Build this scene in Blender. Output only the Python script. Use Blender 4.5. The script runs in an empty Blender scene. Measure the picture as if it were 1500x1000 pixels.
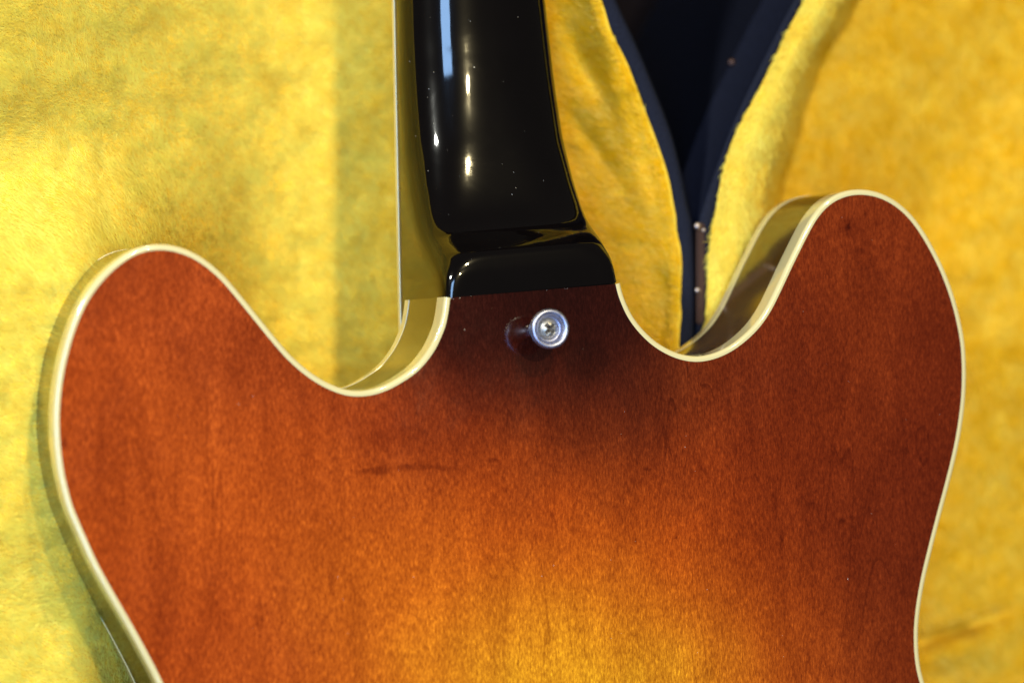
import bpy, bmesh, math, random
import numpy as np
from mathutils import Vector, Matrix
from mathutils.geometry import delaunay_2d_cdt
from mathutils import noise as mnoise

random.seed(4); rng = np.random.default_rng(4)
S = bpy.context.scene
R = math.radians
MM = 0.001

# ------------------------------------------------------------------ camera
PX = 0.000212            # metres that one photograph pixel covers at the guitar's back
DIST = 1.0
cdir = Vector((-math.sin(R(19.0)), -0.013, math.cos(R(19.0)))).normalized()
CAM = cdir * DIST
FWD = -cdir
RGT = FWD.cross(Vector((0, 1, 0))).normalized()
UPV = RGT.cross(FWD).normalized()
cam_data = bpy.data.cameras.new('camera')
cam = bpy.data.objects.new('camera', cam_data)
S.collection.objects.link(cam)
M4 = Matrix((RGT, UPV, -FWD)).transposed().to_4x4(); M4.translation = CAM
cam.matrix_world = M4
cam_data.sensor_width = 36; cam_data.sensor_fit = 'HORIZONTAL'
cam_data.lens = 36 * DIST / (1500 * PX)
cam_data.clip_start = 0.05; cam_data.clip_end = 50
cam_data.dof.use_dof = True
cam_data.dof.focus_distance = DIST + 0.016
cam_data.dof.aperture_fstop = 5.2
S.camera = cam

def P(x, y, z=0.0):
    """photograph pixel -> world point on the horizontal plane z (metres)"""
    d = FWD + RGT * ((x - 750) * PX / DIST) - UPV * ((y - 500) * PX / DIST)
    t = (z - CAM.z) / d.z
    return CAM + d * t
fw, rg, uv_, cm = (np.array(v) for v in (FWD, RGT, UPV, CAM))
def PN(x, y, z):
    d = fw + rg * ((x[..., None] - 750) * PX / DIST) - uv_ * ((y[..., None] - 500) * PX / DIST)
    t = (z - cm[2]) / d[..., 2]
    return cm + d * t[..., None]

# ------------------------------------------------------------------ light
S.view_settings.view_transform = 'Standard'; S.view_settings.look = 'None'
S.view_settings.exposure = -0.13; S.view_settings.gamma = 1.0
W = bpy.data.worlds.new("World"); S.world = W; W.use_nodes = True
bg = W.node_tree.nodes['Background']
bg.inputs[0].default_value = (1.0, 0.95, 0.86, 1); bg.inputs[1].default_value = 0.07

def area(name, pos, target, size, sy, energy, col, shape='RECTANGLE', spread=180):
    l = bpy.data.lights.new(name, 'AREA'); l.shape = shape; l.size = size
    if shape in ('RECTANGLE', 'ELLIPSE'): l.size_y = sy
    l.energy = energy; l.color = col; l.spread = R(spread)
    o = bpy.data.objects.new(name, l); S.collection.objects.link(o)
    o.location = pos
    zz_ = (Vector(pos) - Vector(target)).normalized(); xx_ = Vector((0, 1, 0)).cross(zz_).normalized(); yy_ = zz_.cross(xx_)
    o.rotation_euler = Matrix((xx_, yy_, zz_)).transposed().to_euler()
    return o
# two ceiling bulbs on the neck side, a little to the right
area('ceiling_bulb', (0.12, 1.35, 1.85), (0, 0, 0), 0.07, 0.07, 29.5, (1.0, 0.83, 0.45), 'DISK')
area('ceiling_bulb', (0.10, 0.73, 2.30), (0, 0, 0), 0.07, 0.07, 29.5, (1.0, 0.83, 0.45), 'DISK')
# tall cool window, high on the left
area('window_light', (-0.87, -0.13, 2.20), (0, 0, 0), 0.56, 1.56, 58, (0.34, 0.59, 1.0))
# small cool lamp close by on the left, low
area('side_lamp', (-0.72, 0.42, 0.52), (-0.05, 0.0, -0.03), 0.10, 0.10, 8.3, (0.97, 0.98, 0.88), 'DISK')

# ------------------------------------------------------------------ helpers
def nmat(name):
    m = bpy.data.materials.new(name); m.use_nodes = True
    nt = m.node_tree; b = nt.nodes['Principled BSDF']
    return m, nt, b
def N(nt, t, ins=None, **kw):
    n = nt.nodes.new(t)
    for k, v in kw.items(): setattr(n, k, v)
    for k, v in (ins or {}).items():
        if isinstance(v, bpy.types.NodeSocket): nt.links.new(v, n.inputs[k])
        else: n.inputs[k].default_value = v
    return n
def MA(nt, op, a, b=0.0, c=None, clamp=False):
    n = nt.nodes.new('ShaderNodeMath'); n.operation = op; n.use_clamp = clamp
    for i, v in enumerate((a, b) if c is None else (a, b, c)):
        if isinstance(v, bpy.types.NodeSocket): nt.links.new(v, n.inputs[i])
        else: n.inputs[i].default_value = v
    return n.outputs[0]
def MR(nt, v, a, b, c, d, smooth=True):
    n = N(nt, 'ShaderNodeMapRange', {0: v, 1: a, 2: b, 3: c, 4: d})
    if smooth: n.interpolation_type = 'SMOOTHSTEP'
    return n.outputs[0]
def MIX(nt, f, a, b, mode='MIX'):
    n = nt.nodes.new('ShaderNodeMix'); n.data_type = 'RGBA'; n.blend_type = mode
    for i, v in ((0, f), (6, a), (7, b)):
        if isinstance(v, bpy.types.NodeSocket): nt.links.new(v, n.inputs[i])
        else: n.inputs[i].default_value = v if i == 0 else (*v[:3], 1)
    return n.outputs[2]
def lin(r, g, b):
    f = lambda c: (c/255/12.92 if c/255 <= .04045 else ((c/255+.055)/1.055)**2.4)
    return np.array((f(r), f(g), f(b)))

def mesh_obj(name, verts, faces, mat, parent=None, smooth=True, kind=None):
    me = bpy.data.meshes.new(name)
    me.from_pydata([tuple(v) for v in verts], [], faces)
    me.materials.append(mat)
    if smooth: me.polygons.foreach_set('use_smooth', [True] * len(me.polygons))
    me.update()
    o = bpy.data.objects.new(name, me); S.collection.objects.link(o)
    if parent: o.parent = parent
    if kind: o['kind'] = kind
    return o
def sharp(o, deg=35):
    o.data.set_sharp_from_angle(angle=math.radians(deg))
def fast_mesh(name, V, F, mat, parent=None, kind=None, smooth=True, colors=None):
    """V (n,3), F (m,k) numpy"""
    me = bpy.data.meshes.new(name); k = F.shape[1]
    me.vertices.add(len(V)); me.vertices.foreach_set('co', V.astype(np.float32).ravel())
    me.loops.add(F.size); me.loops.foreach_set('vertex_index', F.astype(np.int32).ravel())
    me.polygons.add(len(F)); me.polygons.foreach_set('loop_start', np.arange(0, F.size, k, dtype=np.int32))
    me.polygons.foreach_set('loop_total', np.full(len(F), k, dtype=np.int32))
    me.polygons.foreach_set('use_smooth', np.full(len(F), smooth))
    if colors is not None:
        a = me.attributes.new('tint', 'FLOAT', 'POINT'); a.data.foreach_set('value', colors.astype(np.float32))
    me.materials.append(mat); me.update(calc_edges=True)
    o = bpy.data.objects.new(name, me); S.collection.objects.link(o)
    if parent: o.parent = parent
    if kind: o['kind'] = kind
    return o
def empty(name, loc, label, cat):
    o = bpy.data.objects.new(name, None); S.collection.objects.link(o)
    o['label'] = label; o['category'] = cat
    o.empty_display_size = .02
    return o
def catmull(pts, step):
    pts = np.array(pts, float); out = []
    n = len(pts)
    for i in range(n - 1):
        p0 = pts[max(i-1, 0)]; p1 = pts[i]; p2 = pts[i+1]; p3 = pts[min(i+2, n-1)]
        k = max(2, int(np.linalg.norm(p2-p1) / (step/4)))
        for t in np.linspace(0, 1, k, endpoint=False):
            out.append(.5*((2*p1)+(-p0+p2)*t+(2*p0-5*p1+4*p2-p3)*t*t+(-p0+3*p1-3*p2+p3)*t**3))
    out.append(pts[-1]); out = np.array(out)
    # smooth, then resample evenly
    for _ in range(30):
        out[1:-1] = .25*out[:-2] + .5*out[1:-1] + .25*out[2:]
    L = np.concatenate([[0], np.cumsum(np.linalg.norm(np.diff(out, axis=0), axis=1))])
    m = int(L[-1]/step) + 1
    t = np.linspace(0, L[-1], m)
    return np.stack([np.interp(t, L, out[:, j]) for j in range(out.shape[1])], 1)
def vnoise(x, y, seed, scale):
    """smooth value noise on arrays, -1..1"""
    x = x/scale; y = y/scale
    r = np.random.default_rng(seed).uniform(-1, 1, (256, 256))
    xi = np.floor(x).astype(int); yi = np.floor(y).astype(int)
    fx = x-xi; fy = y-yi; fx = fx*fx*(3-2*fx); fy = fy*fy*(3-2*fy)
    g = lambda a, b: r[a % 256, b % 256]
    return (g(xi, yi)*(1-fx)+g(xi+1, yi)*fx)*(1-fy)+(g(xi, yi+1)*(1-fx)+g(xi+1, yi+1)*fx)*fy
def sst(a, b, x):
    t = np.clip((x-a)/(b-a), 0, 1); return t*t*(3-2*t)

# ------------------------------------------------------------------ materials
def finish_nodes(nt, b, rough=.07):
    tc = N(nt, 'ShaderNodeTexCoord')
    scr = N(nt, 'ShaderNodeTexNoise', {'Vector': tc.outputs['Object'], 'Scale': 35.0, 'Detail': 6.0, 'Roughness': .7})
    r = MR(nt, scr.outputs[0], .35, .75, rough, rough+.09)
    nt.links.new(r, b.inputs['Roughness'])
    b.inputs['IOR'].default_value = 1.5
    return tc

# back veneer under sunburst lacquer
m_back, nt, b = nmat('sunburst_lacquer')
tc = finish_nodes(nt, b, .06)
O = tc.outputs['Object']
att = N(nt, 'ShaderNodeAttribute', attribute_name='burst')
def stretched(sx, sy, det, rough=.6, dist=0.0, rot=0.04):
    mp = N(nt, 'ShaderNodeMapping', {'Vector': O, 'Rotation': (0, 0, rot), 'Scale': (sx, sy, 1)})
    return N(nt, 'ShaderNodeTexNoise', {'Vector': mp.outputs[0], 'Scale': 1.0, 'Detail': det, 'Roughness': rough, 'Distortion': dist}).outputs[0]
fine = stretched(2500, 520, 3.0, .75)
fleck = stretched(1150, 330, 4.0, .8, .5)
mott = stretched(95, 26, 4.0, .6, .8)
broad = stretched(26, 8, 3.0, .5, .5)
wv = N(nt, 'ShaderNodeMapping', {'Vector': O, 'Scale': (30, 4.6, 1)})
wn = N(nt, 'ShaderNodeTexNoise', {'Vector': wv.outputs[0], 'Scale': 1.0, 'Detail': 3.0, 'Distortion': .4}).outputs[0]
rings = MA(nt, 'FRACT', MA(nt, 'MULTIPLY', wn, 11.0))
rline = MA(nt, 'MULTIPLY', MR(nt, rings, .0, .10, 1, 0), MR(nt, broad, .46, .66, 0, 1))
f = MA(nt, 'ADD', MR(nt, fine, .30, .70, -.46, .46, False), MR(nt, fleck, .32, .68, -.40, .40, False))
f = MA(nt, 'ADD', f, MR(nt, mott, .3, .7, -.20, .20, False))
f = MA(nt, 'ADD', f, MR(nt, broad, .3, .7, -.10, .10, False))
f = MA(nt, 'SUBTRACT', f, MA(nt, 'MULTIPLY', rline, .40))
f = MA(nt, 'EXPONENT', MA(nt, 'MULTIPLY', f, 1.25))
# shaped marks in the veneer
marks = None
wob = N(nt, 'ShaderNodeTexNoise', {'Vector': O, 'Scale': 260.0, 'Detail': 4.0, 'Roughness': .7})
wobv = N(nt, 'ShaderNodeVectorMath', {0: wob.outputs[1], 1: (.5, .5, .5)}, operation='SUBTRACT').outputs[0]
wobv = N(nt, 'ShaderNodeVectorMath', {0: wobv, 3: .0042}, operation='SCALE').outputs[0]
Ow = N(nt, 'ShaderNodeVectorMath', {0: O, 1: wobv}, operation='ADD').outputs[0]
for (mx, my, hw, hh, rot, st) in ((545, 690, 32, 6.5, .05, .5), (600, 684, 44, 5.0, -.06, .42), (648, 685, 16, 5, .15, .4), (716, 673, 10, 3, 0, .5),
                               (1241, 333, 5.5, 5.0, 0, .75), (1241, 333, 22, 15, 0, .28), (1256, 368, 12, 6, .3, .35), (94, 647, 5, 8, 0, .6), (940, 688, 7, 3.2, -.5, .4),
                               (1228, 762, 7, 5, 0, .5), (1128, 740, 4.5, 34, -.1, .38), (1137, 790, 4, 26, .1, .4), (1070, 655, 4, 16, -.2, .3),
                               (146, 640, 6, 60, -.08, .22), (480, 845, 5, 30, .5, .28), (200, 900, 40, 60, 0, .12), (560, 640, 50, 22, 0, .2)):
    c = P(mx, my)
    v = N(nt, 'ShaderNodeVectorMath', {0: Ow, 1: (c.x, c.y, 0)}, operation='SUBTRACT').outputs[0]
    mp = N(nt, 'ShaderNodeMapping', {'Vector': v, 'Rotation': (0, 0, rot), 'Scale': (1/(hw*PX), 1/(hh*PX), 0)})
    ln = N(nt, 'ShaderNodeVectorMath', {0: mp.outputs[0]}, operation='LENGTH').outputs['Value']
    k = MR(nt, ln, .35, 1.35, 1-st, 1.0)
    marks = k if marks is None else MA(nt, 'MULTIPLY', marks, k)
f = MA(nt, 'MULTIPLY', f, marks)
col = MIX(nt, 1.0, att.outputs['Color'], N(nt, 'ShaderNodeCombineColor', {0: MA(nt, 'POWER', f, .75), 1: f, 2: f}).outputs[0], 'MULTIPLY')
nt.links.new(col, b.inputs['Base Color'])
bp = N(nt, 'ShaderNodeBump', {'Strength': .05, 'Distance': .0003, 'Height': fleck})
nt.links.new(bp.outputs[0], b.inputs['Normal'])
b.inputs['Coat Weight'].default_value = .2; b.inputs['Coat Roughness'].default_value = .05

def lacquer(name, col, rough=.06, var=.15):
    m, nt, b = nmat(name)
    tc = finish_nodes(nt, b, rough)
    n = N(nt, 'ShaderNodeTexNoise', {'Vector': tc.outputs['Object'], 'Scale': 60.0, 'Detail': 5.0}).outputs[0]
    c = MIX(nt, n, tuple(x*(1-var) for x in col), tuple(x*(1+var) for x in col))
    nt.links.new(c, b.inputs['Base Color'])
    return m, nt, b
m_rim, nt, b = lacquer('dark_side_lacquer', (.070, .034, .004), .10, .35)
b.inputs['Coat Weight'].default_value = .35; b.inputs['Coat Roughness'].default_value = .08
m_neck, nt, b = lacquer('black_neck_lacquer', (.0016, .0011, .0012), .045, .3)
tcn = N(nt, 'ShaderNodeTexCoord')
mp = N(nt, 'ShaderNodeMapping', {'Vector': tcn.outputs['Object'], 'Scale': (1, .06, 1), 'Rotation': (0, 0, .3)})
hz = N(nt, 'ShaderNodeTexNoise', {'Vector': mp.outputs[0], 'Scale': 900.0, 'Detail': 2.0}).outputs[0]
bp = N(nt, 'ShaderNodeBump', {'Strength': .10, 'Distance': .00008, 'Height': hz}); nt.links.new(bp.outputs[0], b.inputs['Normal'])
b.inputs['Coat Weight'].default_value = .07; b.inputs['Coat Roughness'].default_value = .22
sm = N(nt, 'ShaderNodeTexNoise', {'Vector': tcn.outputs['Object'], 'Scale': 55.0, 'Detail': 5.0, 'Roughness': .65, 'Distortion': 1.0}).outputs[0]
nt.links.new(MR(nt, sm, .45, .72, .035, .10), b.inputs['Roughness'])
m_bind, nt, b = lacquer('aged_cream_binding', (.60, .52, .27), .10, .07)
b.inputs['Subsurface Weight'].default_value = .0
b.inputs['Coat Weight'].default_value = 1.0; b.inputs['Coat Roughness'].default_value = .05
m_dark, _, b = lacquer('dark_fingerboard_wood', (.03, .014, .008), .25, .4)
m_top, _, b = lacquer('front_lacquer', (.35, .09, .02), .1, .2)

def metal(name, col, rough):
    m, nt, b = nmat(name)
    tc = N(nt, 'ShaderNodeTexCoord')
    n = N(nt, 'ShaderNodeTexNoise', {'Vector': tc.outputs['Object'], 'Scale': 900.0, 'Detail': 4.0}).outputs[0]
    nt.links.new(MR(nt, n, .3, .7, rough-.06, rough+.08), b.inputs['Roughness'])
    nt.links.new(MIX(nt, n, tuple(c*.8 for c in col), col), b.inputs['Base Color'])
    b.inputs['Metallic'].default_value = 1.0
    return m
m_metal = metal('zinc_button_metal', (.42, .45, .66), .42)
m_screw = metal('screw_metal', (.50, .49, .47), .48)
m_rivet = metal('rivet_metal', (.45, .38, .36), .5)

m_plush, nt, b = nmat('golden_plush_backing')
tc = N(nt, 'ShaderNodeTexCoord')
n = N(nt, 'ShaderNodeTexNoise', {'Vector': tc.outputs['Object'], 'Scale': 240.0, 'Detail': 6.0}).outputs[0]
nt.links.new(MIX(nt, n, (.62, .40, .03), (.74, .50, .05)), b.inputs['Base Color'])
b.inputs['Roughness'].default_value = 1.0; b.inputs['Specular IOR Level'].default_value = 0
m_pile = bpy.data.materials.new('golden_plush_pile'); m_pile.use_nodes = True
nt = m_pile.node_tree; nt.nodes.clear()
out = N(nt, 'ShaderNodeOutputMaterial')
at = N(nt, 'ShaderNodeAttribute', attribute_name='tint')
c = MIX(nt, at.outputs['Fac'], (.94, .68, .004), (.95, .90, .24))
d1 = N(nt, 'ShaderNodeBsdfDiffuse', {'Color': c, 'Roughness': .5})
d2 = N(nt, 'ShaderNodeBsdfTranslucent', {'Color': c})
gl = N(nt, 'ShaderNodeBsdfGlossy', {'Color': (.9, .8, .5, 1), 'Roughness': .45})
mx = N(nt, 'ShaderNodeMixShader', {0: .56, 1: d1.outputs[0], 2: d2.outputs[0]})
mx2 = N(nt, 'ShaderNodeMixShader', {0: .035, 1: mx.outputs[0], 2: gl.outputs[0]})
nt.links.new(mx2.outputs[0], out.inputs[0])

def cloth(name, a, c2, sc=700, rough=.75, bump=.3, spec=.3):
    m, nt, b = nmat(name)
    tc = N(nt, 'ShaderNodeTexCoord')
    n = N(nt, 'ShaderNodeTexNoise', {'Vector': tc.outputs['Object'], 'Scale': sc, 'Detail': 3.0}).outputs[0]
    nt.links.new(MIX(nt, n, a, c2), b.inputs['Base Color'])
    b.inputs['Roughness'].default_value = rough; b.inputs['Specular IOR Level'].default_value = spec
    bp = N(nt, 'ShaderNodeBump', {'Strength': bump, 'Distance': .0004, 'Height': n}); nt.links.new(bp.outputs[0], b.inputs['Normal'])
    return m
m_trim = cloth('navy_edge_cloth', (.0035, .0042, .010), (.013, .016, .032), 1100, .85, .6, .12)
m_shell = cloth('black_case_vinyl', (.0035, .0045, .011), (.007, .009, .022), 500, .6, .3, .2)
m_lip = cloth('maroon_glue_seam', (.05, .012, .008), (.10, .025, .012))
m_hinge = metal('dark_hinge_metal', (.07, .045, .045), .5)
m_floor = cloth('dark_floor', (.004, .0025, .004), (.006, .004, .006), 60, .9, .0, .1)

# ------------------------------------------------------------------ outline of the body (edge of the veneer), heel left -> round -> heel right
left_px = [(659.5,436),(657,456),(653,476),(647,492),(638,511),(624,531),(608,547),(589,560),(571,570),(552,577),(532,580.5),(512,580),(496,576),(480,569.5),
 (464,561),(444,547),(420,525.5),(396,498),(372,468.5),(348,439),(324,411),(300,390),(280,377.5),(260,370),(240,366.5),(220,367.5),(200,373),(180,385),(160,402),(140,425),
 (124,451),(110,484),(100,518),(94,545),(90,572),(87.5,602),(87.5,628),(89.5,660),(94,692),(99.5,716),(107,742),(123,780),(144,826),(170,873),(196,918),(221,964),(239,1000),
 (259,1048),(268,1110),(258,1180),(222,1260),(160,1350),(90,1460),(20,1600),(-10,1750),(10,1900),(90,2080),(240,2230),(450,2330),(700,2370)]
right_px = [(901.5,416),(905,431),(910.5,446),(919,464),(930,480),(944,495.5),(960,509),(980,520.5),(1000,527.5),(1020,530),(1040,527.5),(1060,520.5),(1080,509),(1100,492.5),
 (1116,475),(1131,452),(1146,421.5),(1160,391.5),(1172,367),(1184,343),(1196,322),(1211,304),(1230,291.5),(1250,286),(1270,286),(1290,291),(1310,301.5),(1329,318),(1344,337),
 (1360,363),(1377,397),(1391,434),(1401,471),(1407,505),(1409,540),(1408.5,570),(1406,600),(1400,640),(1392,677),(1382,716),(1371,757),(1360,800),(1349,846),(1341.5,890),(1338.5,928),(1340.5,968),(1347.5,1000),
 (1362,1040),(1395,1100),(1450,1180),(1510,1280),(1560,1400),(1590,1560),(1590,1720),(1550,1900),(1450,2080),(1300,2220),(1100,2320),(900,2368)]
path = left_px + right_px[::-1]
wpts = np.array([tuple(P(x, y))[:2] for x, y in path])
E = catmull(wpts, .0011)                      # open chain; closed by the straight heel seam
nE = len(E)
tan = np.gradient(E, axis=0); tan /= np.linalg.norm(tan, axis=1)[:, None]
nor = np.stack([tan[:, 1], -tan[:, 0]], 1)
area2 = np.sum(E[:, 0]*np.roll(E[:, 1], -1) - np.roll(E[:, 0], -1)*E[:, 1])
if area2 < 0: nor = -nor                      # outward
def inside(pts, poly):
    x, y = pts[:, 0], pts[:, 1]; c = np.zeros(len(pts), bool)
    px, py = poly[:, 0], poly[:, 1]; j = len(poly)-1
    for i in range(len(poly)):
        cond = ((py[i] > y) != (py[j] > y))
        if cond.any():
            xi = (px[j]-px[i])*(y-py[i])/(py[j]-py[i]+1e-15)+px[i]
            c ^= cond & (x < xi)
        j = i
    return c

# arch of the back: a smooth membrane held at the edge
gs = .002
x0, y0 = E.min(0)-.006; x1, y1 = E.max(0)+.006
gx = np.arange(x0, x1, gs); gy = np.arange(y0, y1, gs)
GX, GY = np.meshgrid(gx, gy)
msk = inside(np.stack([GX.ravel(), GY.ravel()], 1), E[::2]).reshape(GX.shape)
H = np.zeros(GX.shape)
for _ in range(2600):
    H = np.where(msk, .25*(np.roll(H, 1, 0)+np.roll(H, -1, 0)+np.roll(H, 1, 1)+np.roll(H, -1, 1)) + 1.0, 0)
H = H/H.max(); H = .0075*H**1.25
def archz(p):
    fx = (p[:, 0]-x0)/gs; fy = (p[:, 1]-y0)/gs
    ix = np.clip(fx.astype(int), 0, len(gx)-2); iy = np.clip(fy.astype(int), 0, len(gy)-2)
    fx = fx-ix; fy = fy-iy
    return (H[iy, ix]*(1-fx)+H[iy, ix+1]*fx)*(1-fy)+(H[iy+1, ix]*(1-fx)+H[iy+1, ix+1]*fx)*fy

guitar = empty('electric_guitar', (0, 0, 0), 'sunburst electric guitar lying face down, cream binding, black neck, on golden plush', 'guitar')

# ---- back plate
gg = .0028
ax = np.arange(x0, x1, gg); ay = np.arange(y0, y1, gg*.866)
pts = np.array([(a + (gg/2 if j % 2 else 0), b_) for j, b_ in enumerate(ay) for a in ax])
pts = pts[inside(pts, E)]
dmin = np.full(len(pts), 9.)
for i in range(0, nE, 1): dmin = np.minimum(dmin, (pts[:, 0]-E[i, 0])**2+(pts[:, 1]-E[i, 1])**2)
pts = pts[np.sqrt(dmin) > .0016]
seam = np.array([E[-1] + (E[0]-E[-1])*t for t in np.linspace(0, 1, 40)[1:-1]])
dm = np.min(np.linalg.norm(pts[:, None]-seam[None], axis=2), axis=1); pts = pts[dm > .0016]
ring = np.concatenate([E, seam])
allp = [Vector(p) for p in np.concatenate([ring, pts])]
nr = len(ring)
res = delaunay_2d_cdt(allp, [(i, (i+1) % nr) for i in range(nr)], [], 1, 1e-7)
vv = np.array([tuple(v) for v in res[0]])
zz = archz(vv)
onring = np.zeros(len(vv), bool)
for k, src in enumerate(res[3]):
    if any(s < nr for s in src): onring[k] = True
zz[onring] = 0
tris = []
for fa in res[2]:
    a, b2, c2 = fa[0], fa[1], fa[2]
    cr = (vv[b2]-vv[a])[0]*(vv[c2]-vv[a])[1]-(vv[b2]-vv[a])[1]*(vv[c2]-vv[a])[0]
    tris.append(list(fa) if cr > 0 else list(fa)[::-1])
back = mesh_obj('back_plate', np.column_stack([vv, zz]), tris, m_back, guitar)
# the burst: sprayed colour of the lacquer, with left-to-right light falloff painted in, (photo x, y) -> colour
ctrl = [((250,450),(176,70,27)),((120,620),(165,62,22)),((250,650),(188,80,28)),((420,620),(184,74,24)),((300,800),(176,70,22)),((230,930),(160,58,20)),((330,950),(172,66,22)),
 ((500,700),(192,84,24)),((480,900),(198,92,26)),((620,760),(200,92,26)),((620,870),(198,86,22)),((600,980),(214,118,28)),((500,980),(198,90,26)),((400,980),(186,78,26)),((740,900),(206,106,24)),((660,950),(220,132,30)),((820,950),(222,136,28)),((760,990),(234,162,36)),((900,990),(240,176,40)),
 ((900,900),(204,100,22)),((1020,980),(224,142,32)),((1040,880),(182,78,18)),((1150,990),(190,84,22)),((1160,880),(138,48,13)),((1240,980),(160,64,22)),((1300,960),(108,34,13)),
 ((760,760),(186,74,18)),((900,780),(184,76,18)),((1040,760),(164,60,16)),((640,640),(158,58,18)),((740,660),(158,60,18)),((860,650),(142,52,16)),((1000,650),(140,48,14)),((1120,640),(124,40,13)),
 ((560,600),(142,50,20)),((640,570),(110,36,18)),((720,560),(92,28,15)),((840,560),(74,21,11)),((940,570),(92,30,14)),((1040,570),(126,44,18)),
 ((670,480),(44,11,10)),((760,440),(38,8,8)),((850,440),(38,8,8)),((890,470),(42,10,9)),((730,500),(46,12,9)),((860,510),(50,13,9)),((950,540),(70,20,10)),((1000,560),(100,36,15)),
 ((500,600),(158,60,24)),((1150,500),(112,36,15)),((1250,340),(132,48,19)),((1250,450),(130,46,17)),((1350,450),(114,37,15)),((1380,560),(106,32,13)),((1260,600),(120,40,14)),((1370,700),(106,32,13)),
 ((1260,720),(110,34,13)),((1180,760),(118,38,13)),((1320,820),(104,32,13)),((1090,550),(104,33,13)),((330,460),(158,60,26)),((400,540),(146,54,24)),((240,385),(156,58,26)),((900,1300),(244,190,56)),((600,1250),(232,160,46)),((1250,1300),(220,128,36)),((300,1200),(150,56,20)),((1450,1400),(122,42,18)),((100,1700),(150,54,20)),((900,1900),(232,160,46)),((900,2350),(90,30,16)),((1560,1700),(110,36,16))]
cp = np.array([tuple(P(*c[0]))[:2] for c in ctrl]); cc = np.array([lin(*c[1]) for c in ctrl])
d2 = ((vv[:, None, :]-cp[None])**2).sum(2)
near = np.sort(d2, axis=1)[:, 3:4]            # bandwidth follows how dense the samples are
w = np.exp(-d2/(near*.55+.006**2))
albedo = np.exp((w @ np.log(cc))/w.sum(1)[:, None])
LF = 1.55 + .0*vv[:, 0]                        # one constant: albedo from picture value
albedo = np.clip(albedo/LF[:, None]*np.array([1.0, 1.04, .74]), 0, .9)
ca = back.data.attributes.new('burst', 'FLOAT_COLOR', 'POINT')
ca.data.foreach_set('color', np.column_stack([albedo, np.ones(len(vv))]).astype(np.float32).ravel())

# ---- edge binding, rim, front binding: profile strips swept along the outline
def sweep(name, prof, mat, close=False, wob=None):
    """prof: list of (outward offset, z) metres from the veneer edge"""
    k = len(prof); V = []
    for i in range(nE):
        for (o_, z_) in prof: V.append((E[i, 0]+nor[i, 0]*o_, E[i, 1]+nor[i, 1]*o_, z_))
    F = []
    rngk = range(k) if close else range(k-1)
    for i in range(nE-1):
        for j in rngk:
            a = i*k+j; b_ = i*k+(j+1) % k; F.append((a, b_, b_+k, a+k))
    if close:
        F.append(tuple(range(k))); F.append(tuple((nE-1)*k+j for j in reversed(range(k))))
    o = mesh_obj(name, V, F, mat, guitar)
    bm = bmesh.new(); bm.from_mesh(o.data); bmesh.ops.recalc_face_normals(bm, faces=bm.faces); bm.to_mesh(o.data); bm.free(); sharp(o)
    return o
BW = .0018; r_ = .0011
arc = [(BW-r_+r_*math.sin(t), -r_+r_*math.cos(t)) for t in np.linspace(0, math.pi/2, 9)]
prof = [(0.00002, -.004), (0.00002, .00012), (.00018, .00016)] + [(a+.00004, z+.00016) for a, z in arc] + [(BW+.00008, -.0074), (BW-.0010, -.0075)]
sweep('edge_binding', prof, m_bind, close=True)
DEP = -.042
sweep('rim', [(BW-.0004, -.0071), (BW-.00005, -.0072), (BW-.00005, DEP+.0049), (BW-.0004, DEP+.0048)], m_rim)
sweep('front_binding', [(BW-.0012, DEP+.0048), (BW+.00012, DEP+.0048), (BW+.00012, DEP+.0006), (BW-.0004, DEP), (BW-.0020, DEP), (BW-.0020, DEP+.004)], m_bind, close=True)
fp = (E + nor*(BW-.0020))[::3]
fr = delaunay_2d_cdt([Vector(p) for p in fp], [(i, (i+1) % len(fp)) for i in range(len(fp))], [], 1, 1e-7)
mesh_obj('front_plate', [(p[0], p[1], DEP+.0002) for p in fr[0]], [list(f_) for f_ in fr[2]], m_top, guitar, smooth=False)

# ---- neck with heel
HA = P(652.5, 437); HB = P(907.5, 413.5)
FA = P(590, 437, -.0485); FB = P(576, 0, -.0485); RB = P(803.5, 0, -.037)
c0 = (HA+HB)/2; c0.z = 0
seamv = (HB-HA); seamv.z = 0; seamv.normalize()
axis = Vector((-seamv.y, seamv.x, 0))                       # towards the headstock
def frame(s):
    """axis point and half width at s metres from the heel seam"""
    sB = (Vector((FB.x, FB.y, 0))-c0).dot(axis)
    lB = (Vector((FB.x, FB.y, 0))-c0).dot(seamv); rB = (Vector((RB.x, RB.y, 0))-c0).dot(seamv)
    lA = (HA-c0).dot(seamv); rA = (HB-c0).dot(seamv)
    t = s/sB
    return lA+(lB-lA)*t, rA+(rB-rA)*t
def interp(s, tab):
    return float(np.exp(np.interp(s, NTs, NTl)))
ZT = catmull([(0,0),(.004,0.0),(.0082,-.00012),(.0114,-.0007),(.0132,-.0017),(.0146,-.0036),(.0162,-.0062),(.0180,-.0093),(.0200,-.0121),(.0232,-.0148),(.0282,-.0174),(.036,-.0202),(.046,-.0228),(.058,-.0248),(.075,-.0264),(.1,-.0272),(.2,-.0275),(.4,-.028)], .0004)
NT0 = np.array([(0, 30), (.006, 18), (.0105, 8.5), (.0130, 6.8), (.017, 6.6), (.024, 5.2), (.034, 3.9), (.048, 2.85), (.07, 2.5), (.1, 2.4), (.4, 2.3)])
NTs = np.arange(0, .4, .0003); NTl = np.log(np.interp(NTs, NT0[:, 0], NT0[:, 1]))
for _ in range(60): NTl[1:-1] = .25*NTl[:-2]+.5*NTl[1:-1]+.25*NTl[2:]
NT = None
ZB = -.0445
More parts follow.
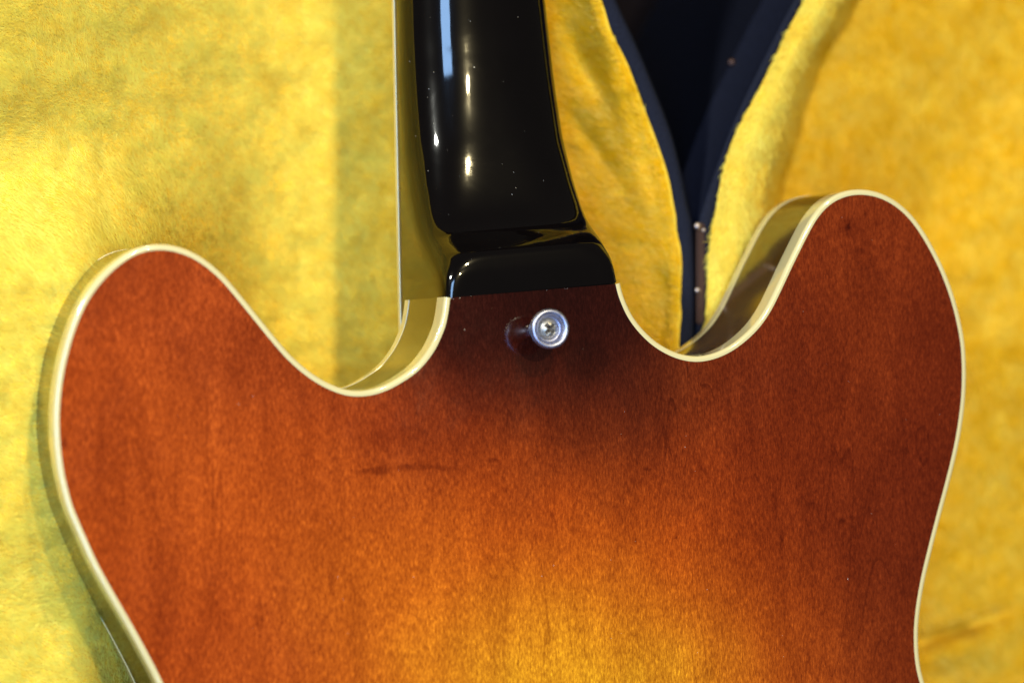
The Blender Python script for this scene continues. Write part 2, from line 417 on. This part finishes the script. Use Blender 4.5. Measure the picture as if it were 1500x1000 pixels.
stations = [-.004, -.0003, -.00005] + list(np.arange(0, .008, .0004)) + list(np.arange(.008, .03, .0002)) + list(np.arange(.03, .11, .001)) + list(np.arange(.11, .36, .006))
V = []; F = []; KN = 110
for s in stations:
    l, r = frame(s); cx = (l+r)/2; hw = (r-l)/2
    zb = float(np.interp(s, ZT[:, 0], ZT[:, 1])) if s >= 0 else -.0012; n_ = interp(s, NT); h = zb-ZB
    th = np.linspace(0, math.pi, 3001); cs = np.cos(th); sn = np.abs(np.sin(th)); e = 2/n_
    xs = -np.sign(cs)*np.abs(cs)**e*hw; zs = sn**e*h
    al = np.concatenate([[0], np.cumsum(np.hypot(np.diff(xs), np.diff(zs)))])
    tq = np.linspace(0, al[-1], KN+1)
    for xq, zq in zip(np.interp(tq, al, xs), np.interp(tq, al, zs)):
        p = c0+axis*s+seamv*(cx+xq); V.append((p.x, p.y, ZB+zq))
ns = len(stations); kk = KN+1
for i in range(ns-1):
    for k in range(kk-1):
        a = i*kk+k; F.append((a, a+1, a+1+kk, a+kk))
    F.append((i*kk+kk-1, i*kk, (i+1)*kk, (i+1)*kk+kk-1))
F.append(tuple(range(kk))); F.append(tuple(reversed([(ns-1)*kk+k for k in range(kk)])))
neck = mesh_obj('neck', V, F, m_neck, guitar)
bm = bmesh.new(); bm.from_mesh(neck.data); bmesh.ops.recalc_face_normals(bm, faces=bm.faces); bm.to_mesh(neck.data); bm.free(); sharp(neck, 50)

def neck_slab(name, s0, s1, z0, z1, mat, grow=0.0):
    V = []; st = np.linspace(s0, s1, 12)
    for s in st:
        l, r = frame(s)
        for (u, z) in ((l-grow, z0), (r+grow, z0), (r+grow, z1), (l-grow, z1)):
            p = c0+axis*s+seamv*u; V.append((p.x, p.y, z))
    F = [(0, 1, 2, 3), tuple(4*11+j for j in (3, 2, 1, 0))]
    for i in range(11):
        for j in range(4): F.append((i*4+j, i*4+(j+1) % 4, (i+1)*4+(j+1) % 4, (i+1)*4+j))
    o = mesh_obj(name, V, F, mat, guitar, smooth=False)
    bm = bmesh.new(); bm.from_mesh(o.data); bmesh.ops.recalc_face_normals(bm, faces=bm.faces)
    bmesh.ops.bevel(bm, geom=[e for e in bm.edges if len(e.link_faces) == 2 and e.calc_face_angle(0) > 1], offset=.00025, segments=2, affect='EDGES')
    bm.to_mesh(o.data); bm.free()
    return o
neck_slab('fingerboard', -.045, .36, -.0475, -.0446, m_dark, -.0001)
neck_slab('fingerboard_binding', -.045, .36, -.0500, -.04755, m_bind, .00015)

# ---- strap button and its screw
def lathe(name, prof, center, mat, parent, seg=56, zoff=0):
    V = []; F = []; k = len(prof)
    for i in range(seg):
        a = 2*math.pi*i/seg
        for r, z in prof: V.append((center[0]+r*math.cos(a), center[1]+r*math.sin(a), zoff+z))
    for i in range(seg):
        for j in range(k-1):
            a = i*k+j; b_ = ((i+1) % seg)*k+j
            F.append((a, b_, b_+1, a+1))
    o = mesh_obj(name, V, F, mat, parent)
    bm = bmesh.new(); bm.from_mesh(o.data); bmesh.ops.remove_doubles(bm, verts=bm.verts, dist=1e-6)
    bmesh.ops.recalc_face_normals(bm, faces=bm.faces); bm.to_mesh(o.data); bm.free()
    return o
BH = .0128
bc = P(804.5, 481.5, BH)
bz = float(archz(np.array([[bc.x, bc.y]]))[0])
u = PX
prof = [(0, 0), (12*u, 0), (12.5*u, .0006), (10*u, .0016), (9.5*u, .0035), (12*u, .0062), (19*u, .0088), (26*u, .0105), (28.5*u, .0113), (29.3*u, .0121), (29.0*u, .0129), (27.5*u, .01345), (25*u, .0136),
        (22.5*u, .0134), (20.3*u, .0128), (18.6*u, .0117), (17.4*u, .0112), (0, .0110)]
sp = catmull(prof, .00016)
button = lathe('strap_button', sp, (bc.x, bc.y), m_metal, guitar, 72, bz)
# screw head with a cross recess (real cut geometry on a fine disc)
V = []; F = []; nr_, na = 46, 120
ang = R(46)
for i in range(nr_+1):
    rr = 17.0*u*i/nr_
    for j in range(na):
        a = 2*math.pi*j/na; x = rr*math.cos(a); y = rr*math.sin(a)
        z = .0022*(1-(rr/(17.3*u))**2.6)
        xr = x*math.cos(ang)+y*math.sin(ang); yr = -x*math.sin(ang)+y*math.cos(ang)
        L_ = 9.8*u; w_ = 2.7*u
        def arm(p, q): return sst(w_*1.25, w_*.75, abs(q)) * sst(L_*1.05, L_*.82, abs(p))
        z -= .0009*max(arm(xr, yr), arm(yr, xr)) * (1.0-.35*rr/L_ if rr < L_ else .65) + .0005*float(sst(5*u, 1*u, rr))
        V.append((bc.x+x, bc.y+y, bz+.0111+z))
for i in range(nr_):
    for j in range(na):
        F.append((i*na+j, i*na+(j+1) % na, (i+1)*na+(j+1) % na, (i+1)*na+j))
sc = mesh_obj('screw', V, F, m_screw, button)
sc.data.materials.append(cloth('slot_shade', (.02, .016, .014), (.05, .04, .035), 900, .6, 0, .4))
for p_ in sc.data.polygons:
    x = p_.center.x-bc.x; y = p_.center.y-bc.y
    xr = abs(x*math.cos(ang)+y*math.sin(ang)); yr = abs(-x*math.sin(ang)+y*math.cos(ang))
    if (xr < 8.6*u and yr < 2.1*u) or (yr < 8.6*u and xr < 2.1*u): p_.material_index = 1  # shade of the recess put in as a dark colour
bm = bmesh.new(); bm.from_mesh(sc.data); bmesh.ops.remove_doubles(bm, verts=bm.verts, dist=1e-7); bmesh.ops.recalc_face_normals(bm, faces=bm.faces)
if sum(f_.normal.z for f_ in bm.faces) < 0: bmesh.ops.reverse_faces(bm, faces=bm.faces)
bm.to_mesh(sc.data); bm.free(); sharp(sc, 40)

# ------------------------------------------------------------------ the case
case = empty('guitar_case', (0, 0, 0), 'open black guitar case, both halves lined with golden yellow plush, lying under the guitar', 'guitar case')
def curve_px(tab, y):
    t = np.array(tab, float); return np.interp(y, t[:, 1], t[:, 0])
left_edge = [(800,-260),(845,-80),(878,0),(893,48),(916,93),(935,144),(958,204),(975,255),(984,300),(993,350),(997,396),(996,452),(992,500),(990,600),(988,900),(985,1500)]
left_trim = [(820,-260),(872,-80),(902,0),(932,66),(958,129),(980,186),(995,240),(1007,300),(1014,330),(1017,396),(1017,452),(1016,500),(1014,600),(1012,900),(1010,1500)]
right_edge = [(1290,-260),(1212,-80),(1163,0),(1130,63),(1076,174),(1040,270),(1030,300),(1022,330),(1019,396),(1019,452),(1018,500),(1016,600),(1014,900),(1012,1500)]
right_trim = [(1320,-260),(1232,-80),(1181,0),(1116,129),(1072,216),(1053,300),(1045,345),(1041,396),(1038,452),(1036,500),(1034,600),(1030,900),(1028,1500)]
right_lip = [(1420,-260),(1282,-80),(1229,0),(1213,30),(1184,75),(1160,135),(1140,204),(1122,255),(1114,300),(1108,345),(1104,400),(1100,452),(1098,500),(1096,600),(1090,900),(1085,1500)]
def smooth_tab(tab): 
    c = catmull(tab, 6.0); return c[:, :2]
left_edge, left_trim, right_edge, right_trim, right_lip = map(smooth_tab, (left_edge, left_trim, right_edge, right_trim, right_lip))
ZR = -.054
big = E + nor*(BW-.0008)
core = (E - nor*.007)[::9]
def left_z(px, py):
    e = curve_px(left_edge, py)
    d = e-px
    z = ZR+.0008*sst(14, 4, d)-.0450*np.clip(1-np.exp(-np.clip(d-4, 0, 999)/260.), 0, 1)/.72                        # wall down from the middle rim into the neck well
    yr_ = sst(110, 420, py); xr_ = .6*sst(455, -40, px)+.4*np.clip((450-px)/450, 0, 1); xa_ = .7*sst(400, 100, px)+.3*sst(460, 60, px); a = xa_*yr_
    z = z*(1-a) + (-.0275 - .004*sst(150, 60, px)*sst(740, 900, py) - .003*sst(760, 950, py))*a
    a2 = xr_*(1-yr_); z = z*(1-a2)-.052*a2
    z = z + (.0006+.0010*sst(700, 820, px))*vnoise(px, py, 3, 70.) + .0005*vnoise(px, py, 5, 26.)
    # creases in the wall beside the neck
    q = (px-862)*.86+(py-95)*-.42; q2 = (px-862)*.42+(py-95)*.86
    z = z - .0042*np.exp(-(q/19)**2)*np.exp(-(q2/62)**2)
    q = (px-874)*.80+(py-215)*-.55; q2 = (px-874)*.55+(py-215)*.80
    z = z - .0022*np.exp(-(q/13)**2)*np.exp(-(q2/60)**2)
    return z
def right_z(px, py):
    e = curve_px(right_trim, py); lp = curve_px(right_lip, py)
    t = (px-e)/(lp-e)
    z = ZR+.0015 + .0035*np.sin(np.clip(t, 0, 1)*math.pi) 
    z = z - .052*sst(0, 30, px-lp) + .030*sst(1250, 1500, px)*0
    z = z + .0018*vnoise(px, py, 13, 80.)*sst(0, 60, px-lp) + .0008*vnoise(px, py, 15, 30.)
    # fold near the waist
    q = (px-1400)*.33+(py-922)*.94; q2 = (px-1400)*.94-(py-922)*.33
    z = z - .006*np.exp(-(q/11)**2)*np.exp(-(q2/70)**2) + .004*np.exp(-((q-26)/22)**2)*np.exp(-(q2/90)**2)
    return z
def lining(name, cols, rows, xs_fn, zfn, tintpx, nblade, seed, napfn):
    py = np.linspace(*rows); U = np.linspace(0, 1, cols)
    PYg, UG = np.meshgrid(py, U, indexing='ij')
    PXg = xs_fn(UG, PYg)
    Z = zfn(PXg, PYg)
    Wp = PN(PXg, PYg, Z)
    flat = Wp.reshape(-1, 3)
    ins = inside(flat[:, :2], big[::3])
    deep = inside(flat[:, :2], core); flat[deep, 2] = np.minimum(flat[deep, 2], -.0505)
    ins = ins & (flat[:, 2] > -.0500) | deep & (flat[:, 2] > -.052)
    nrw, nc = PXg.shape
    idx = np.arange(nrw*nc).reshape(nrw, nc)
    F = np.stack([idx[:-1, :-1], idx[1:, :-1], idx[1:, 1:], idx[:-1, 1:]], -1).reshape(-1, 4)
    o = fast_mesh(name, flat, F, m_plush, case)
    # pile: short fibres, only where no body lies on the plush and near the picture
    fc = flat[F].mean(1); pxy = np.stack([PXg, PYg], -1).reshape(-1, 2)[F].mean(1)
    ok = (~ins[F].all(1)) & (pxy[:, 0] > -60) & (pxy[:, 0] < 1560) & (pxy[:, 1] > -60) & (pxy[:, 1] < 1060)
    Fo = F[ok]
    A = flat[Fo[:, 0]]; B = flat[Fo[:, 1]]; Cc = flat[Fo[:, 2]]; D = flat[Fo[:, 3]]
    ar = .5*np.linalg.norm(np.cross(Cc-A, D-B), axis=1)
    pick = rng.choice(len(Fo), nblade, p=ar/ar.sum())
    s, t = rng.random(nblade)[:, None], rng.random(nblade)[:, None]
    base = (A[pick]*(1-s)+B[pick]*s)*(1-t)+(D[pick]*(1-s)+Cc[pick]*s)*t
    nn = np.cross(Cc-A, D-B); nn /= np.linalg.norm(nn, axis=1)[:, None]+1e-12
    nn[nn[:, 2] < 0] *= -1
    nn = nn[pick]
    bx, by = base[:, 0], base[:, 1]
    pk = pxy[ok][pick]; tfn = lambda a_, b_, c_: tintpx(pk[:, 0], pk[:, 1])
    # nap direction wanders; clumps lean together
    th = napfn(bx, by) + .28*vnoise(bx, by, seed+1, .016) + .38*vnoise(bx, by, seed+2, .005) + rng.normal(0, .30, nblade)
    lean = 1.14 + .08*vnoise(bx, by, seed+3, .007) + .16*vnoise(bx, by, seed+4, .0022) + rng.normal(0, .15, nblade)
    lean = np.clip(lean, .3, 1.42)
    dirh = np.stack([np.cos(th), np.sin(th), np.zeros(nblade)], 1)
    dirh -= nn*(dirh*nn).sum(1)[:, None]; dirh /= np.linalg.norm(dirh, axis=1)[:, None]
    dv = dirh*np.sin(lean)[:, None]+nn*np.cos(lean)[:, None]
    side = np.cross(dv, nn); side /= np.linalg.norm(side, axis=1)[:, None]+1e-9
    side += nn*rng.normal(0, .4, nblade)[:, None]
    ln = (.0036+.0008*vnoise(bx, by, seed+5, .006))*rng.uniform(.7, 1.2, nblade)
    wd = .00019*rng.uniform(.7, 1.4, nblade)
    base = base - nn*.0002
    droop = -nn*.0006
    v0 = base-side*wd[:, None]; v1 = base+side*wd[:, None]; v2 = base+dv*ln[:, None]+droop
    VV = np.stack([v0, v1, v2], 1).reshape(-1, 3)
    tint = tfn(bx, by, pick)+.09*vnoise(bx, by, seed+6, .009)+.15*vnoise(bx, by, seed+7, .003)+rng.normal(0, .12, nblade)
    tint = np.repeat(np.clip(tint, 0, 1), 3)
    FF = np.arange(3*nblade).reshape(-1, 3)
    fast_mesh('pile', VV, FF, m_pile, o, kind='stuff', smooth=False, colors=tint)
    return o
lining('plush_lining', 330, (-1500, 1500, 500), lambda U, Y: -520 + U*(curve_px(left_edge, Y)+3+520), left_z, lambda px, py: .86 - .72*sst(330, 850, px), 620000, 20,  # amber tint towards the middle rim stands in for shade and bounced light
       lambda x, y: 2.75 + 0*x)
lining('plush_lining', 300, (-1500, 1500, 500), lambda U, Y: curve_px(right_trim, Y)-3 + (U**1.35)*(2153-curve_px(right_trim, Y)), right_z, lambda px, py: .72 - .52*sst(-15, 25, px-curve_px(right_lip, py)), 420000, 40,  # deep floor pile tinted amber in place of bounced light; lip paler
       lambda x, y: -1.9 + 0*x)

def ribbon(name, tabs, mat, ys=(-1500, 1500, 400), smooth=True):
    """tabs: list of (curve table, z, dx) across the strip"""
    py = np.linspace(*ys); V = []
    for (tab, z, dx) in tabs:
        x = curve_px(tab, py)+dx; V.append(PN(x, py, np.full_like(x, z)))
    V = np.stack(V, 1); nr2, nc2 = V.shape[:2]
    idx = np.arange(nr2*nc2).reshape(nr2, nc2)
    F = np.stack([idx[:-1, :-1], idx[1:, :-1], idx[1:, 1:], idx[:-1, 1:]], -1).reshape(-1, 4)
    return fast_mesh(name, V.reshape(-1, 3), F, mat, case, smooth=smooth)
# edge trims: padded cloth over the wooden rims
ribbon('edge_trim', [(left_edge, -.060, -4), (left_edge, ZR-.0012, -1), (left_edge, ZR, 4), (left_trim, ZR+.0004, -7), (left_trim, ZR-.0002, -2), (left_trim, ZR-.0022, 0), (left_trim, ZR-.006, 0)], m_trim)
ribbon('shell_wall', [(left_trim, ZR-.004, -1), (left_trim, -.20, -75)], m_shell)
ribbon('edge_trim', [(right_edge, ZR-.004, 1), (right_edge, ZR-.0012, 0), (right_edge, ZR, 3), (right_trim, ZR+.0002, -6), (right_trim, ZR-.001, -3)], m_trim)
ribbon('lining_seam', [(right_trim, ZR-.0016, -5), (right_trim, ZR+.0006, -2), (right_trim, ZR-.001, 2)], m_lip)
ribbon('shell_wall', [(right_edge, ZR-.003, 1), (right_edge, ZR-.0042, -2), (right_edge, ZR-.026, -40), (right_edge, ZR-.0272, -46), (right_edge, ZR-.0300, -46), (right_edge, -.2, -200)], m_shell)
# hinge leaf with rivets, where both halves meet
hz_ = ZR+.0012
def box_px(name, x0_, x1_, y0_, y1_, z0, z1, mat, parent, bev=.0006):
    c = [P(x0_, y0_, z1), P(x1_, y0_, z1), P(x1_, y1_, z1), P(x0_, y1_, z1)]
    V = [tuple(p) for p in c]+[(p.x, p.y, z0) for p in c]
    F = [(0, 1, 2, 3), (7, 6, 5, 4), (0, 4, 5, 1), (1, 5, 6, 2), (2, 6, 7, 3), (3, 7, 4, 0)]
    o = mesh_obj(name, V, F, mat, parent, smooth=False)
    bm = bmesh.new(); bm.from_mesh(o.data); bmesh.ops.recalc_face_normals(bm, faces=bm.faces)
    bmesh.ops.bevel(bm, geom=list(bm.edges), offset=bev, segments=2, affect='EDGES'); bm.to_mesh(o.data); bm.free()
    return o
hinge = box_px('hinge', 1021, 1033, 326, 475, ZR-.004, hz_, m_hinge, case)
for (rx, ry, rr) in ((1022, 331, 6.0), (1031, 337, 3.4), (1022, 425, 4.8)):
    c = P(rx, ry, hz_)
    lathe('rivet', [(rr*PX*math.cos(t), rr*PX*.8*math.sin(t)) for t in np.linspace(0, math.pi/2, 8)][::1], (c.x, c.y), m_rivet, hinge, 20, hz_-.0002)
# latch stud on the outer wall of the right half
c = P(1072, 92, ZR-.026)
lathe('stud', [(.0016*math.cos(t), .0012*math.sin(t)) for t in np.linspace(0, math.pi/2, 7)], (c.x, c.y), m_hinge, case, 20, ZR-.026)

# floor far under the gap between the two halves
fl = mesh_obj('floor', [(-3, -3, -.24), (3, -3, -.24), (3, 3, -.24), (-3, 3, -.24)], [(0, 1, 2, 3)], m_floor, smooth=False)
fl['kind'] = 'structure'; fl['label'] = 'dark floor seen through the gap between the case halves'

# ------------------------------------------------------------------ dust and small chips on the lacquer
m_dust = cloth('pale_dust', (.45, .42, .38), (.7, .66, .6), 300, .9, 0, .1)
bpy.context.view_layer.update()
dg = bpy.context.evaluated_depsgraph_get()
def specks(name, parent, pts, sizes, elong=1.6):
    V = []; F = []
    for (x, y), r in zip(pts, sizes):
        d = (P(x, y)-CAM).normalized()
        h, l, n, i, o_, m_ = S.ray_cast(dg, CAM, d)
        if not h or o_ != parent: continue
        t1 = n.orthogonal().normalized(); t2 = n.cross(t1); a0 = random.uniform(0, 6.3); e = random.uniform(1, elong)
        u1 = t1*math.cos(a0)+t2*math.sin(a0); u2 = n.cross(u1); b0 = len(V); c = l+n*.00004
        for k in range(6):
            a = k*math.pi/3; rr = r*random.uniform(.7, 1.2)
            V.append(tuple(c+u1*math.cos(a)*rr*e+u2*math.sin(a)*rr))
        V.append(tuple(c+n*r*.4))
        F += [(b0+k, b0+(k+1) % 6, b0+6) for k in range(6)]
    return mesh_obj(name, V, F, m_dust, parent, kind='stuff')
rd = random.Random(11)
specks('dust', neck, [(rd.uniform(600, 900), rd.uniform(0, 430)) for _ in range(50)], [abs(rd.gauss(0, .00004))+.00002 for _ in range(50)], 3)
seam_pts = [(655+t*250, 436.5-t*23.5+rd.uniform(-1.5, 3)) for t in [rd.random() for _ in range(24)]]
specks('dust', back, [(rd.uniform(90, 1400), rd.uniform(290, 990)) for _ in range(60)]+seam_pts, [abs(rd.gauss(0, .00004))+.000022 for _ in range(60)]+[abs(rd.gauss(0, .00006))+.000025 for _ in seam_pts], 2.5)
